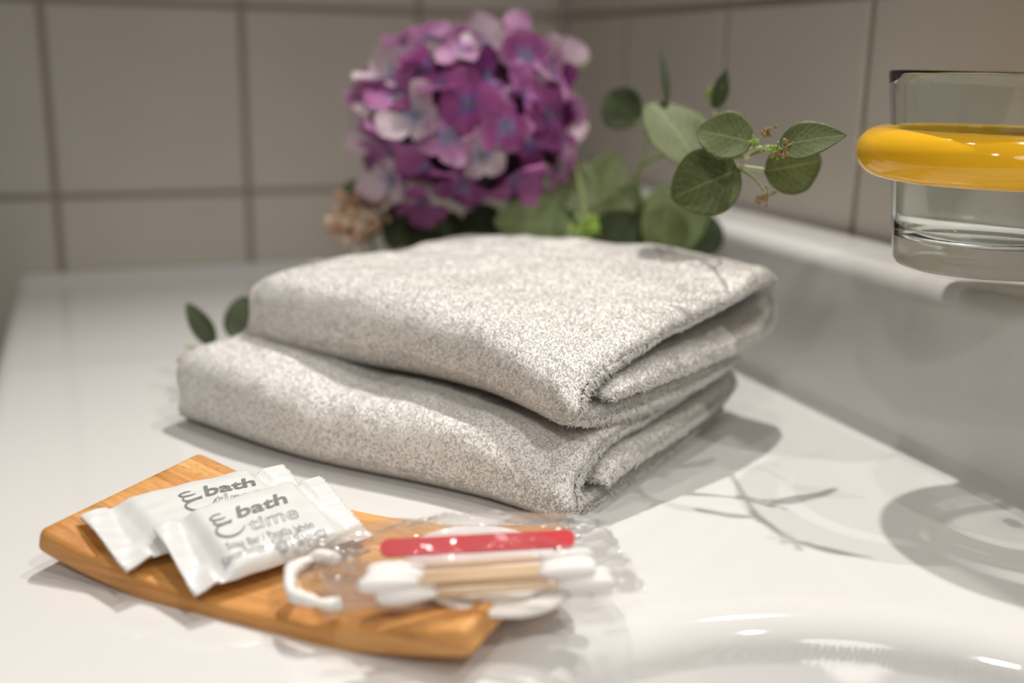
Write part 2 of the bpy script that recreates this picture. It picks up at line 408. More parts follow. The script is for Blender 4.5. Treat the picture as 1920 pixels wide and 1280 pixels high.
def towel(name, label, origin, ang_l, length, ctrl, th, warp, bands, seed, dens=210, endt=.82):
    """origin: near front corner at counter height. The folds run along e_l (away to the left), the section is (u, z) along e_s."""
    el = np.array([math.cos(ang_l), math.sin(ang_l), 0]); es = np.array([math.sin(ang_l), -math.cos(ang_l), 0])
    if es[0] < 0: es = -es
    cl = spline(ctrl, 150)
    tan = np.gradient(cl, axis=0); tan /= np.linalg.norm(tan, axis=1)[:, None]
    nor = np.stack([-tan[:, 1], tan[:, 0]], 1)
    NP = len(cl); K = 70
    tt = np.concatenate([np.linspace(0, .05, 12), np.linspace(.05, .95, 46)[1:], np.linspace(.95, 1, 13)[1:]]); K = len(tt)
    n_ = NP
    def place(t, u, z):
        du, dz, dl = warp(t, u, z)
        p = np.array(origin) + el * (t * length + dl) + es * (u + du) + np.array([0, 0, z + dz])
        return p
    def ring(t, off=0.0):
        e = min(t, 1 - t) * length
        s = 1.0 if e > .007 else math.sqrt(max(1 - (1 - e / .007) ** 2, .0))
        h = th / 2 * (.12 + .88 * s)
        row = []
        for i in range(n_):
            # tips of the ribbon are rounded too
            k = min(i, n_ - 1 - i) / 5.0; hh = h * (1 if k >= 1 else math.sqrt(max(1 - (1 - k) ** 2, .02)))
            row.append((cl[i, 0] + nor[i, 0] * hh, cl[i, 1] + nor[i, 1] * hh))
        for i in range(n_ - 1, -1, -1):
            k = min(i, n_ - 1 - i) / 5.0; hh = h * (1 if k >= 1 else math.sqrt(max(1 - (1 - k) ** 2, .02)))
            row.append((cl[i, 0] - nor[i, 0] * hh, cl[i, 1] - nor[i, 1] * hh))
        return row
    P = np.zeros((K, 2 * n_, 3))
    UZ = np.zeros((K, 2 * n_, 2))
    for k, t in enumerate(tt):
        for j, (u, z) in enumerate(ring(t)):
            p = place(t, u, z)
            b = .0016 * fbm(p, 26, seed) + .0008 * fbm(p, 70, seed + 9)
            if z > .012: p[2] += b
            P[k, j] = p; UZ[k, j] = (u, z)
    P[..., 2] = np.maximum(P[..., 2], origin[2] + .0006 if origin[2] < .01 else -1)
    me = grid(P, closev=True)
    nv = 2 * n_
    # cap both ends: strips between the two sides of the ribbon
    extra = []
    for row in (0, K - 1):
        for i in range(n_ - 1):
            a, b2 = row * nv + i, row * nv + i + 1
            c2, d2 = row * nv + (nv - 2 - i), row * nv + (nv - 1 - i)
            extra.append((a, b2, c2, d2) if row else (d2, c2, b2, a))
    Q = np.array([tuple(p.vertices) for p in me.polygons] + extra)
    Vv = P.reshape(-1, 3)
    me = quadmesh(Vv, Q)
    ob = link(name, me, M_cloth)
    tag(ob, label, 'towel', None)
    # ---- pile: short bent loops over what can be seen
    a, b, c, d = (Vv[Q[:, i]] for i in range(4))
    area = .5 * np.linalg.norm(np.cross(c - a, d - b), axis=1)
    fn = np.cross(c - a, d - b); fn /= np.maximum(np.linalg.norm(fn, axis=1), 1e-12)[:, None]
    cen = (a + b + c + d) / 4
    UZf = UZ.reshape(-1, 2); T = np.repeat(tt, nv)
    ft = T[Q].mean(1); fside = (Q % nv).mean(1) < n_              # which side of the ribbon
    # outward: flip the normals if the body was wound the other way
    body = np.array(me.polygons[len(Q) // 3].normal)
    if (fn[len(Q) // 3] @ body) < 0: fn = -fn
    isend = np.arange(len(Q)) >= len(Q) - len(extra)
    visible = isend | (ft < .10) | (ft > .98)
    vis_out = (warp_outer(fside) if False else np.ones(len(Q), bool))
    # keep outer skin everywhere, inner skin only near the end that faces the camera
    outer = outer_mask(cl, nor, Q, nv, n_, fside)
    keep = visible | outer
    keep &= ~((fn[:, 2] < -.75) & (cen[:, 2] < origin[2] + .006))
    inband = np.zeros(len(Q), bool)
    for b0, b1 in bands: inband |= (ft > b0) & (ft < b1)
    lam = area * keep * dens * 1e4 * np.where(ft > .5, .8, 1.0)
    cnt = rng.poisson(lam); fi = np.repeat(np.arange(len(Q)), cnt); m = len(fi)
    s, t = rng.random((2, m, 1))
    p = (a[fi] * (1 - s) + b[fi] * s) * (1 - t) + (d[fi] * (1 - s) + c[fi] * s) * t
    nn = fn[fi]
    # smooth vertex normals for the pile
    vn = np.zeros((len(Vv), 3)); me.vertices.foreach_get('normal', vn.ravel()) if False else None
    down = np.array([0, 0, -1.0]); g = down - nn * (nn @ down)[:, None]
    g += rng.normal(0, .55, (m, 3)) + el * .3; g -= nn * (g * nn).sum(1)[:, None]; g /= np.linalg.norm(g, axis=1)[:, None]
    side = np.cross(nn, g)
    ln = rng.uniform(.0016, .0034, m) * np.where(inband[fi], .3, 1)
    ht = rng.uniform(.0005, .0013, m) * np.where(inband[fi], .08, 1)
    rad = rng.uniform(.00030, .00044, m)
    S = 5; R = 3
    prof = [(-.05, -.25), (.05, .55), (.38, 1.0), (.8, .80), (1.05, .15)]
    wv = [.9, 1.1, 1.15, 1.1, .7]
    sw = rng.normal(0, .00035, m)
    V = np.zeros((m, S, R, 3), np.float32)
    for k, (x, h) in enumerate(prof):
        ctr = p + g * (ln * x)[:, None] + nn * (ht * h)[:, None] + side * (sw * math.sin(math.pi * max(x, 0)))[:, None]
        if k == 0: tg = nn
        elif k == S - 1: tg = -nn
        else: tg = g * (.6 if k == 1 else 1.0) + nn * (.8 if k == 1 else (0 if k == 2 else -.6))
        tg = tg / np.linalg.norm(tg, axis=1)[:, None]
        bn = np.cross(side, tg)
        for q in range(R):
            th_ = 2 * math.pi * q / R + .5
            V[:, k, q] = ctr + (side * math.cos(th_) + bn * math.sin(th_)) * (rad * wv[k])[:, None]
    V = V.reshape(-1, 3); V[:, 2] = np.maximum(V[:, 2], .0004)
    base = (np.arange(m) * S * R)[:, None, None]
    k, q = np.meshgrid(np.arange(S - 1), np.arange(R), indexing='ij'); k = k.ravel(); q = q.ravel()
    f = np.stack([k * R + q, k * R + (q + 1) % R, (k + 1) * R + (q + 1) % R, (k + 1) * R + q], 1)
    QQ = (base + f[None]).reshape(-1, 4)
    pile = link('terry_pile', quadmesh(V, QQ), M_terry, ob)
    pile['kind'] = 'stuff'
    return ob

def outer_mask(cl, nor, Q, nv, n_, fside):
    """faces of the ribbon whose side has open air in the section (no other layer within reach)"""
    idx = (Q % nv); i0 = np.where(idx < n_, idx, nv - 1 - idx).min(1)
    out = np.zeros(len(Q), bool)
    ok = np.zeros((2, n_), bool)
    for sgn, row in ((1, 0), (-1, 1)):
        for i in range(n_):
            o = cl[i]; dd = nor[i] * sgn; free = True
            for st in np.linspace(.009, .06, 14):
                q = o + dd * st
                if (np.hypot(*(cl - q).T) < .0035).any(): free = False; break
            ok[row, i] = free
    out = np.where(fside, ok[0][i0], ok[1][i0])
    return out

def warp_bottom(t, u, z):
    dz = 0; du = 0; dl = 0
    k = z / .04
    # sags thinner at its far left end and bulges in the middle of the long side
    dz += k * (.004 * math.sin(math.pi * min(t * 1.1, 1)) + .012 * max(0, t - .55) / .45 - .006 * max(0, t - .93) / .07)
    dz += -.012 * k * max(0, 1 - u / .03) * max(0, 1 - t / .18) 
    dz += k * .006 * math.exp(-((t - .80) / .16) ** 2) * (1 - u / .18)
    du += -.004 * math.sin(math.pi * t) + .006 * math.sin(t * 7) * .5
    dl += -.004 * math.sin(math.pi * u / .18) * 1.0 + .003 * math.sin(z * 260)
    return du, dz, dl
def warp_top(t, u, z):
    du = dz = dl = 0
    k = z / .045
    dz += k * (.004 * math.sin(math.pi * t)) - .004 * t + min(k, 1) * t ** 1.5 * (.016 * (1 - u / .17) - .004 * (u / .17)) - k * .006 * max(0, t - .93) / .07
    dz += -.016 * max(0, 1 - u / .06) * max(0, 1 - t / .25) * .8 * k
    dz += .010 * t * (1 - t) * 2 * max(0, 1 - u / .12)
    du += .005 * math.sin(t * 5.5)
    dl += -.006 * math.sin(math.pi * min(max(u / .16, 0), 1)) + .003 * math.sin(z * 240)
    return du, dz, dl

ctrlB = [(.172, .0085), (.10, .0065), (.03, .0055), (.006, .0095), (.000, .018), (.006, .0268), (.03, .0300), (.08, .0315), (.13, .032),
         (.168, .0295), (.176, .0245), (.165, .0185), (.11, .0195), (.05, .0185), (.022, .0165)]
towel('folded_towel', 'white folded terry towel at the bottom of the stack, lying on the counter',
      (0.1700, 0.3650, 0.0), math.atan2(.79, -.61), .222, ctrlB, .0104, warp_bottom, [(.44, .456), (.47, .486), (.50, .516), (.53, .546)], 3.1)
ctrlT = [(.135, .0085), (.09, .0060), (.03, .0055), (.005, .010), (.000, .018), (.006, .027), (.03, .032), (.08, .037), (.125, .0435),
         (.152, .0445), (.168, .037), (.168, .027), (.150, .0195), (.10, .0185), (.05, .0172), (.018, .0172)]
towel('folded_towel', 'white folded terry towel with a wide open fold, resting on top of the other towel',
      (0.1740, 0.3740, 0.0362), math.atan2(.875, -.485), .203, ctrlT, .0104, warp_top, [(.58, .596), (.61, .626), (.64, .656), (.67, .686), (.70, .716)], 8.4)

# ---------------------------------------------------------------- bamboo tray
def tray():
    Lh, Wd, th = .084, .0435, .0090
    def zc(x): return .0082 + .0122 * (abs(x) / Lh) ** 1.9
    # outline of the section: rounded rectangle across y, swept along x
    r = .0022
    prof = []
    for (cy_, cz_, a0) in ((Wd - r, -r, 90), (Wd - r, -th + r, 0), (-Wd + r, -th + r, -90), (-Wd + r, -r, -180)):
        for a in np.linspace(a0, a0 - 90, 6):
            prof.append((cy_ + r * math.cos(math.radians(a)), cz_ + r * math.sin(math.radians(a))))
    xs = np.concatenate([[-Lh], -Lh + np.array([.0004, .0012, .0024]), np.linspace(-Lh + .006, Lh - .006, 60), Lh - np.array([.0024, .0012, .0004]), [Lh]])
    ins = [.0022, .0011, .0004, .0001] + [0] * 60 + [.0001, .0004, .0011, .0022]
    P = []
    for x, s in zip(xs, ins):
        slope = (zc(x + .001) - zc(x - .001)) / .002
        row = []
        # the ends are cut square to the bent board and bow outwards a little
        for y, z in prof:
            yy = y * (1 - s / Wd); z2 = z + (s if z < -th / 2 else -s)
            bow = .0035 * (1 - (y / Wd) ** 2) * (x / Lh) ** 3
            row.append((x - slope * (z2 + th / 2) * 1 + bow, yy, zc(x) + z2))
        P.append(row)
    P = np.array(P)
    n = len(prof)
    me = grid(P, closev=True)
    Q = [tuple(p.vertices) for p in me.polygons]; Vv = [tuple(v.co) for v in me.vertices]
    last = (len(xs) - 1) * n
    me = mesh(Vv, Q + [tuple(range(n)), tuple(last + i for i in range(n))[::-1]])
    for p in me.polygons:
        if len(p.vertices) > 4: p.use_smooth = False
    return me
e1 = np.array([.714, -.700]); cL = np.array([-0.0255, 0.3895]); cF = np.array([0.0942, 0.2720])
ctr = (cL + cF) / 2 + np.array([.700, .714]) * .0435
tr = link('bamboo_tray', tray(), M_bamboo)
tr.location = (ctr[0], ctr[1], .0010); tr.rotation_euler = (0, 0, math.atan2(-.700, .714))
tag(tr, 'curved bamboo tray with upturned ends lying on the counter in front of the towels', 'tray')
def tray_z(x, y):
    q = (np.array([x, y]) - ctr) @ e1
    return .0092 + .0122 * min(abs(q) / .084, 1.05) ** 1.9

# ---------------------------------------------------------------- soap sachets
def bil(c, u, v):
    TL, TR, BR, BL = [np.array(q, float) for q in c]
    return (TL * (1 - u) + TR * u) * (1 - v) + (BL * (1 - u) + BR * u) * v
def sachet_top(c, u, v, h):
    p = bil(c, u, v)
    cr = .13
    w = 1.0
    if u < cr + .10: w = max(0, (u - cr) / .10)
    if u > 1 - cr - .10: w = max(0, (1 - cr - u) / .10)
    w = w * w * (3 - 2 * w) if 0 <= w <= 1 else w
    s = 1 - abs(2 * v - 1) ** 12; s = max(s, 0) ** .6
    z = h * w * s
    e = 1 - w
    z += e * .0009 * math.sin(v * 120) * (1 if (u < cr or u > 1 - cr) else .2)          # crimping
    z += .0005 * noise.noise(Vector((u * 9, v * 7, h * 900)))
    if u < cr: z += .0014 * math.sin(v * 5 + u * 20)
    if u > 1 - cr: z += .0016 * math.sin(v * 4 + 1)
    return p + np.array([0, 0, z])
def sachet(label, c, h, seed):
    nu, nv = 60, 44
    top = [[sachet_top(c, i / nu, j / nv, h) for j in range(nv + 1)] for i in range(nu + 1)]
    bot = []
    for i in range(nu + 1):
        row = []
        for j in range(nv + 1):
            u, v = i / nu, j / nv
            t = np.array(top[i][j]); base = bil(c, u, v)
            edge = (i in (0, nu)) or (j in (0, nv))
            inset = .00025
            q = t.copy(); q[2] = (t[2] - inset) if edge else min(t[2] - .0003, base[2] - .0002 + (t[2] - base[2]) * .08)
            row.append(q)
        bot.append(row)
    A = np.array(top).reshape(-1, 3); Bt = np.array(bot).reshape(-1, 3); n = len(A); w = nv + 1
    Q = []
    for i in range(nu):
        for j in range(nv):
            a = i * w + j; b = (i + 1) * w + j
            Q.append((a, a + 1, b + 1, b)); Q.append((n + a, n + b, n + b + 1, n + a + 1))
    for i in range(nu):
        a, b = i * w, (i + 1) * w; Q.append((a, b, n + b, n + a)); a += nv; b += nv; Q.append((b, a, n + a, n + b))
    for j in range(nv):
        Q.append((j + 1, j, n + j, n + j + 1)); a = nu * w + j; Q.append((a, a + 1, n + a + 1, n + a))
    me = mesh(list(A) + list(Bt), Q)
    root = link('soap_sachet', me, M_sachet)
    me.update()
    tag(root, label, 'soap packet', 'wrapped soaps on the bamboo tray')
    return root
def lay_on(c, h, pts, lift=.00025):
    return [sachet_top(c, min(max(u, 0), 1), min(max(v, 0), 1), h) + np.array([0, 0, lift]) for u, v in pts]
def text_mesh(body, size, offset=0.0, outline=0.0, shear=0.0, spacing=1.0):
    cu = bpy.data.curves.new('t', 'FONT'); cu.body = body; cu.size = size; cu.offset = offset
    cu.space_character = spacing; cu.shear = shear; cu.resolution_u = 4
    if outline: cu.fill_mode = 'NONE'; cu.bevel_depth = outline; cu.bevel_resolution = 0
    else: cu.fill_mode = 'FRONT'
    o = bpy.data.objects.new('t', cu); COL.objects.link(o)
    dg = bpy.context.evaluated_depsgraph_get()
    me = bpy.data.meshes.new_from_object(o.evaluated_get(dg))
    V = [tuple(v.co) for v in me.vertices]; Fc = [tuple(p.vertices) for p in me.polygons]
    bpy.data.objects.remove(o)
    return V, Fc
def print_on(root, name, c, h, VF, org, ex, ey, m, width=None):
    """org: (u,v) of the text's lower left; ex, ey: (du,dv) for one unit of text x and y"""
    V, Fc = VF
    if width:
        w = max(v[0] for v in V) - min(v[0] for v in V); k = width / w
    else: k = 1
    pts = [(org[0] + ex[0] * v[0] * k + ey[0] * v[1], org[1] + ex[1] * v[0] * k + ey[1] * v[1]) for v in V]
    zz = [v[2] * .0 for v in V]
    P = lay_on(c, h, pts)
    me = mesh(P, Fc, False)
    return link(name, me, m, root)
def strokes_mesh(strokes, n=26):
    """tapered calligraphic strokes in text units -> flat mesh"""
    V = []; Fc = []
    for ctrl, w in strokes:
        c = spline(ctrl, n); t = np.gradient(c, axis=0); t /= np.linalg.norm(t, axis=1)[:, None]
        nn = np.stack([-t[:, 1], t[:, 0]], 1); b = len(V)
        for i in range(n):
            s = w * (.25 + .75 * math.sin(math.pi * (i + .6) / (n + .2)) ** .7)
            V.append((*(c[i] + nn[i] * s / 2), 0)); V.append((*(c[i] - nn[i] * s / 2), 0))
        for i in range(n - 1): Fc.append((b + 2 * i, b + 2 * i + 1, b + 2 * i + 3, b + 2 * i + 2))
    return V, Fc
# logo in a box 1.9 wide x 1.5 high (u to the right, v up): three curling waves
LOGO = [([(.60, 1.45), (.25, 1.42), (.02, 1.28), (.18, 1.14), (.55, 1.14), (.82, 1.20)], .10),
        ([(.30, 1.12), (.16, .98), (.30, .84), (.62, .84), (.95, .93), (1.12, 1.00)], .11),
        ([(1.12, .88), (.70, .82), (.30, .66), (.26, .38), (.55, .14), (1.0, .08), (1.45, .22), (1.72, .50)], .13)]
def solve_uv(c, px, py, lift=.0046):
    # picture point -> (u, v) on the sachet's plane, used only to space the lettering
    best = None
    o = np.array([0, 0, CAM_H]); d = RGT * (px - 960) / F_PX - UPV * (py - 640) / F_PX + FWD
    uv = np.array([.5, .5])
    for _ in range(30):
        p = bil(c, *uv) + np.array([0, 0, lift]); k = ((p - o) @ d) / (d @ d)
        r = p - (o + d * k)
        q = bil(c, *uv); Ju = bil(c, uv[0] + .01, uv[1]) - q; Jv = bil(c, uv[0], uv[1] + .01) - q
        def pr(x): return x - d * ((x @ d) / (d @ d))
        J = np.stack([pr(Ju) / .01, pr(Jv) / .01], 1)
        uv = uv - np.linalg.lstsq(J, pr(r), rcond=None)[0]
    return uv

def corners(pix):
    return [onz(*p, z) for p, z in pix]
back_c = corners([((147, 968), .0225), ((528, 876), .0190), ((592, 935), .0160), ((237, 1064), .0175)])
front_c = corners([((286, 993), .0235), ((598, 897), .0215), ((702, 998), .0165), ((366, 1110), .0150)])
HB, HF = .0046, .0050
s_back = sachet('white soap sachet lying behind, half covered by the other sachet', back_c, HB, 1)
s_front = sachet('white soap sachet in front, on top of the other one, with all its lettering showing', front_c, HF, 2)

def decorate(root, c, h, anchor_bath, anchor_time, logo_box, lines):
    def axes(p0, p1, up):
        a = solve_uv(c, *p0); b = solve_uv(c, *p1); q = solve_uv(c, *up)
        return a, (b - a), (q - a)
    # each anchor: lower left, lower right, point above lower left (cap height)
    for name, body, (p0, p1, up), kw, m in (('lettering', 'bath', anchor_bath, dict(offset=.022), M_print),
                                            ('lettering', 'time', anchor_time, dict(outline=.013), M_print2)):
        a, ex, ey = axes(p0, p1, up)
        V, Fc = text_mesh(body, 1.0, **kw)
        w0 = min(v[0] for v in V); w1 = max(v[0] for v in V); hh = max(v[1] for v in V)
        V = [((v[0] - w0) / (w1 - w0), v[1] / hh, 0) for v in V]
        print_on(root, name, c, h, (V, Fc), a, ex, ey, m)
    p0, p1, up = logo_box
    a, ex, ey = axes(p0, p1, up)
    V, Fc = strokes_mesh(LOGO)
    V = [(v[0] / 1.8, v[1] / 1.55, 0) for v in V]
    print_on(root, 'emblem', c, h, (V, Fc), a, ex, ey, M_print)
    for body, (p0, p1, up) in lines:
        a, ex, ey = axes(p0, p1, up)
        V, Fc = text_mesh(body, 1.0, offset=.004)
        w0 = min(v[0] for v in V); w1 = max(v[0] for v in V); hh = max(v[1] for v in V)
        V = [((v[0] - w0) / (w1 - w0), v[1] / hh, 0) for v in V]
        print_on(root, 'lettering', c, h, (V, Fc), a, ex, ey, M_print2)
decorate(s_front, front_c, HF, ((446, 972), (540, 944), (442, 952)), ((470, 998), (562, 971), (463, 976)), ((400, 1018), (466, 1003), (392, 966)),
         [('Soap Bar / Pastilla Jabón', ((428, 1034), (590, 991), (422, 1021))), ('Savon Solide / Seife / Saponetta', ((420, 1054), (614, 1001), (414, 1041)))])
decorate(s_back, back_c, HB, ((386, 930), (480, 910), (381, 912)), ((404, 950), (495, 931), (399, 930)), ((342, 964), (410, 951), (334, 922)), [])

# ---------------------------------------------------------------- vanity kit: film bag, file, swabs, pads
def pad(label, c, r, th, tilt):
    prof = [(.0001, -th / 2), (r * .9, -th / 2), (r - .0008, -th * .4), (r, -th * .15), (r, th * .15), (r - .0008, th * .4), (r * .9, th / 2), (.0001, th / 2)]
    seg = 64; P = []
    for k in range(seg):
        a = 2 * math.pi * k / seg
        P.append([(q * math.cos(a), q * math.sin(a), z + .0004 * noise.noise(Vector((q * 90 * math.cos(a), q * 90 * math.sin(a), z * 900)))) for q, z in prof])
    o = link('cotton_pad', grid(P, closeu=True), M_cotton)
    o.location = tuple(map(float, c)); o.rotation_euler = tilt
    tag(o, label, 'cotton pad', 'cotton pads in the clear bag')
    return o
pc = onz(915, 1066, .0200)
pad('round white cotton pad at the bottom of the clear bag', (pc[0] + .002, pc[1] - .003, .0185), .0265, .0030, (0.02, .03, 0))
pad('round white cotton pad lying uppermost in the clear bag under the swabs', (pc[0] - .001, pc[1] + .002, .0218), .0262, .0030, (.03, .04, 0))

def swab(label, p, q):
    p = np.array(p, float); q = np.array(q, float); d = q - p; Ln = np.linalg.norm(d); d /= Ln
    root = empty('cotton_swab', p)
    tag(root, label, 'cotton swab', 'cotton swabs in the clear bag')
    V, Fc = tube([p + d * .008, p + d * (Ln - .008)], .0011, 10)
    link('stick', mesh(V, Fc), M_stick, root)
    for a, s in ((p, 1), (q, -1)):
        pts = [a + d * s * x for x in (0, .0006, .002, .006, .011, .016, .0185)]
        V, Fc = tube(pts, [.0004, .0013, .0022, .0026, .0024, .0017, .0011], 14)
        link('cotton_tip', mesh(V, Fc), M_cotton, root)
    return root
sw = [('cotton swab furthest back in the bundle, nearest the red nail file', (700, 1070), (1100, 1040), .0266),
      ('cotton swab second from the red nail file', (682, 1084), (1118, 1056), .0265),
      ('cotton swab in the middle of the bundle', (694, 1096), (1095, 1068), .0299),
      ('cotton swab second from the front edge of the bundle', (715, 1104), (1134, 1076), .0265),
      ('cotton swab nearest the camera in the bundle', (730, 1118), (1128, 1092), .0260)]
for lb, a, b, z in sw:
    p, q = onz(*a, z), onz(*b, z + .0005); d = (q - p) / np.linalg.norm(q - p); mid = (p + q) / 2
    swab(lb, mid - d * .037, mid + d * .037)

def nail_file():
    a, b = onz(712, 1028, .0290), onz(1078, 1009, .0320)
    d = b - a; Ln = np.linalg.norm(d); d /= Ln; s = np.cross(d, [0, 0, 1.]); s /= np.linalg.norm(s)
    # the file stands tilted towards the camera
    s = s * .80 + np.array([0, 0, -.60]); n = np.cross(s, d); w = .0031; th = .0006
    out = []
    for k in range(33):
        a_ = math.pi / 2 + math.pi * k / 32; out.append((w + w * math.cos(a_), w * math.sin(a_)))
    for k in range(33):
        a_ = -math.pi / 2 + math.pi * k / 32; out.append((Ln - w + w * math.cos(a_), w * math.sin(a_)))
    n2 = len(out); V = [a + d * x + s * y + n * th for x, y in out] + [a + d * x + s * y - n * th for x, y in out]
    Fc = [tuple(range(n2)), tuple(range(n2, 2 * n2))[::-1]] + [(i, n2 + i, n2 + (i + 1) % n2, (i + 1) % n2) for i in range(n2)]
    o = link('nail_file', mesh(V, Fc, False), M_red)
    tag(o, 'slim red emery nail file with rounded ends inside the clear bag', 'nail file')
nail_file()

def bag():
    # outline corners of the bag, upper skin above the contents, lower skin under them
    TLc = onz(590, 1008, .022); TRc = onz(1130, 972, .024); BRc = onz(1215, 1108, .020); BLc = onz(610, 1150, .017)
    cs = [TLc, TRc, BRc, BLc]
    nu, nv = 90, 64
    def sheet(top):
        P = []
        for i in range(nu + 1):
            row = []
            for j in range(nv + 1):
                u, v = i / nu, j / nv
                p = bil(cs, u, v)
                e = (1 - abs(2 * u - 1) ** 4) * (1 - abs(2 * v - 1) ** 3)
                q = Vector((u * 5, v * 4, 3.3 if top else 7.7))
                cr = noise.fractal(q, .8, 2.1, 3); rg = 1 - abs(noise.noise(Vector((u * 6 + 3, v * 9, 1.5)))) * 2
                if top: z = p[2] + e * .0125 + .0016 * cr + .0007 * rg * (1 - .5 * e)
                else: z = p[2] - e * .0055 + .0010 * cr * (.3 + .7 * (1 - e))
                x = p[0] + .0016 * noise.noise(q + Vector((9, 0, 0))); y = p[1] + .0022 * noise.noise(q + Vector((0, 9, 0)))
                fl = tray_z(x, y) + .0005 if ((np.array([x, y]) - ctr) @ e1) < .084 else .002
                if not top: z = max(z, fl)
                else: z = max(z, fl + .0006)
                if i == 0 or j == 0 or i == nu or j == nv: z = max(p[2] + .0012 * math.sin(u * 31 + v * 23), fl + .0004)
                row.append((x, y, z))
            P.append(row)
        return np.array(P)
    A = sheet(True); Bs = sheet(False)
    w = nv + 1; n = (nu + 1) * w; Q = []
    for i in range(nu):
        for j in range(nv):
            a = i * w + j; b = (i + 1) * w + j
            Q.append((a, a + 1, b + 1, b)); Q.append((n + a, n + b, n + b + 1, n + a + 1))
    root = link('clear_bag', mesh(list(A.reshape(-1, 3)) + list(Bs.reshape(-1, 3)), Q), M_film)
    tag(root, 'crumpled clear plastic bag holding cotton pads, swabs and a red file on the tray', 'plastic bag')
    # folded and crumpled left end of the bag
    P = []
    for i in range(50):
        row = []
        for j in range(30):
            u, v = i / 49, j / 29
            c0 = onz(500 + 175 * u, 1040 + 10 * u - 4, .014); c1 = onz(560 + 120 * u, 1150 - 10 * u, .012)
            p = c0 * (1 - v) + c1 * v
            z = p[2] + .004 + .005 * abs(noise.noise(Vector((u * 4, v * 4, 4)))) * 2 + .004 * math.sin(math.pi * v)
            row.append((p[0], p[1], max(z, tray_z(p[0], p[1]) + .0008)))
        P.append(row)
    link('crumpled_end', grid(P), M_film, root)
    tie = spline([onz(635, 1052, .022), onz(585, 1044, .022), onz(548, 1070, .021), onz(545, 1104, .020), onz(585, 1130, .018), onz(640, 1126, .018)], 46)
    V, Fc = tube([p + np.array([0, 0, .0008 * math.sin(i * .4)]) for i, p in enumerate(tie)],
                 [.0020 + .0004 * math.sin(i * .45) + .0002 * math.sin(i * 1.1) for i in range(46)], 12)
    link('white_tie', mesh(V, Fc), M_cotton, root)
    # heat-sealed flap along the upper side
    P = []
    for i in range(60):
        row = []
        for j in range(24):
            u, v = i / 59, j / 23
            c0 = onz(640 + 480 * u, 1000 - 22 * u, .026)
            c1 = onz(770 + 360 * u, 985 - 30 * math.sin(math.pi * min(u * 1.3, 1)) , .030)
            p = c0 * (1 - v) + c1 * v; p = p + np.array([0, 0, .003 * noise.noise(Vector((u * 9, v * 3, 8))) + .002 * abs(noise.noise(Vector((u * 25, v * 6, 2))))])
            row.append(p)
        P.append(row)
    link('sealed_flap', grid(P), M_film, root)
bag()

# ---------------------------------------------------------------- glass in its yellow holder
GX, GY = at(1860, 310, .45)[:2]
ZB, ZT = .1020, .1820
Rg = .0400
def taper(r, z): return r * (1 + .115 * (z - .146) / .04)
def tumbler():
    t = .0022
    prof = [(.0004, ZB + .0012), (.030, ZB + .0008), (Rg - .0035, ZB), (Rg - .0012, ZB + .0009), (Rg - .0002, ZB + .003), (Rg, ZB + .006)]
    prof += [(Rg, z) for z in np.linspace(ZB + .012, ZT - .0012, 14)]
    prof += [(Rg - .0004, ZT - .0003), (Rg - t / 2, ZT), (Rg - t + .0004, ZT - .0003)]
    prof += [(Rg - t, z) for z in np.linspace(ZT - .0014, ZB + .018, 14)]
    prof += [(Rg - t - .0007, ZB + .0150), (Rg - t - .0030, ZB + .0128), (Rg - t - .008, ZB + .0118), (.020, ZB + .0112), (.0004, ZB + .0108)]
    prof = [(taper(r, z), z) for r, z in prof]
    return lathe(prof, (GX, GY, 0), 160, closed=False)
gme = tumbler()
g = link('glass_tumbler', gme, M_glass)
g.cycles.is_caustics_caster = True
basin.cycles.is_caustics_receiver = True
tag(g, 'clear straight glass tumbler with thick base, held in the yellow ring', 'glass')
root = empty('glass_holder', (GX, GY, .13))
tag(root, 'thick glossy yellow ring holder around the glass, fixed to the tiled wall', 'glass holder')
zc_, hh_ = .1488, .0104
prof = [(Rg + .0021, zc_ + hh_ * .80), (Rg + .0021, zc_ + hh_ * .92), (Rg + .0026, zc_ + hh_)]
for a in np.linspace(88, -88, 40):
    prof.append((Rg + .0020 + .0125 * math.cos(math.radians(a)) ** .85, zc_ + hh_ * math.sin(math.radians(a))))
prof += [(Rg + .0014, zc_ - hh_), (Rg + .0006, zc_ - hh_ * .92), (Rg + .0008, zc_ - hh_ * .80)]
ringo = link('ring', lathe(prof, (GX, GY, 0), 160), M_yellow, root)
for nm, x0, x1, r, ym in (('arm', GX + .050, C - .003, .0075, M_yellow), ('wall_plate', C - .0035, C - .0002, .019, M_yellow)):
    V, Fc = tube([(x0, GY, zc_), (x0 + (x1 - x0) * .5, GY, zc_), (x1, GY, zc_)], r, 28)
    link(nm, mesh(V, Fc), ym, root)

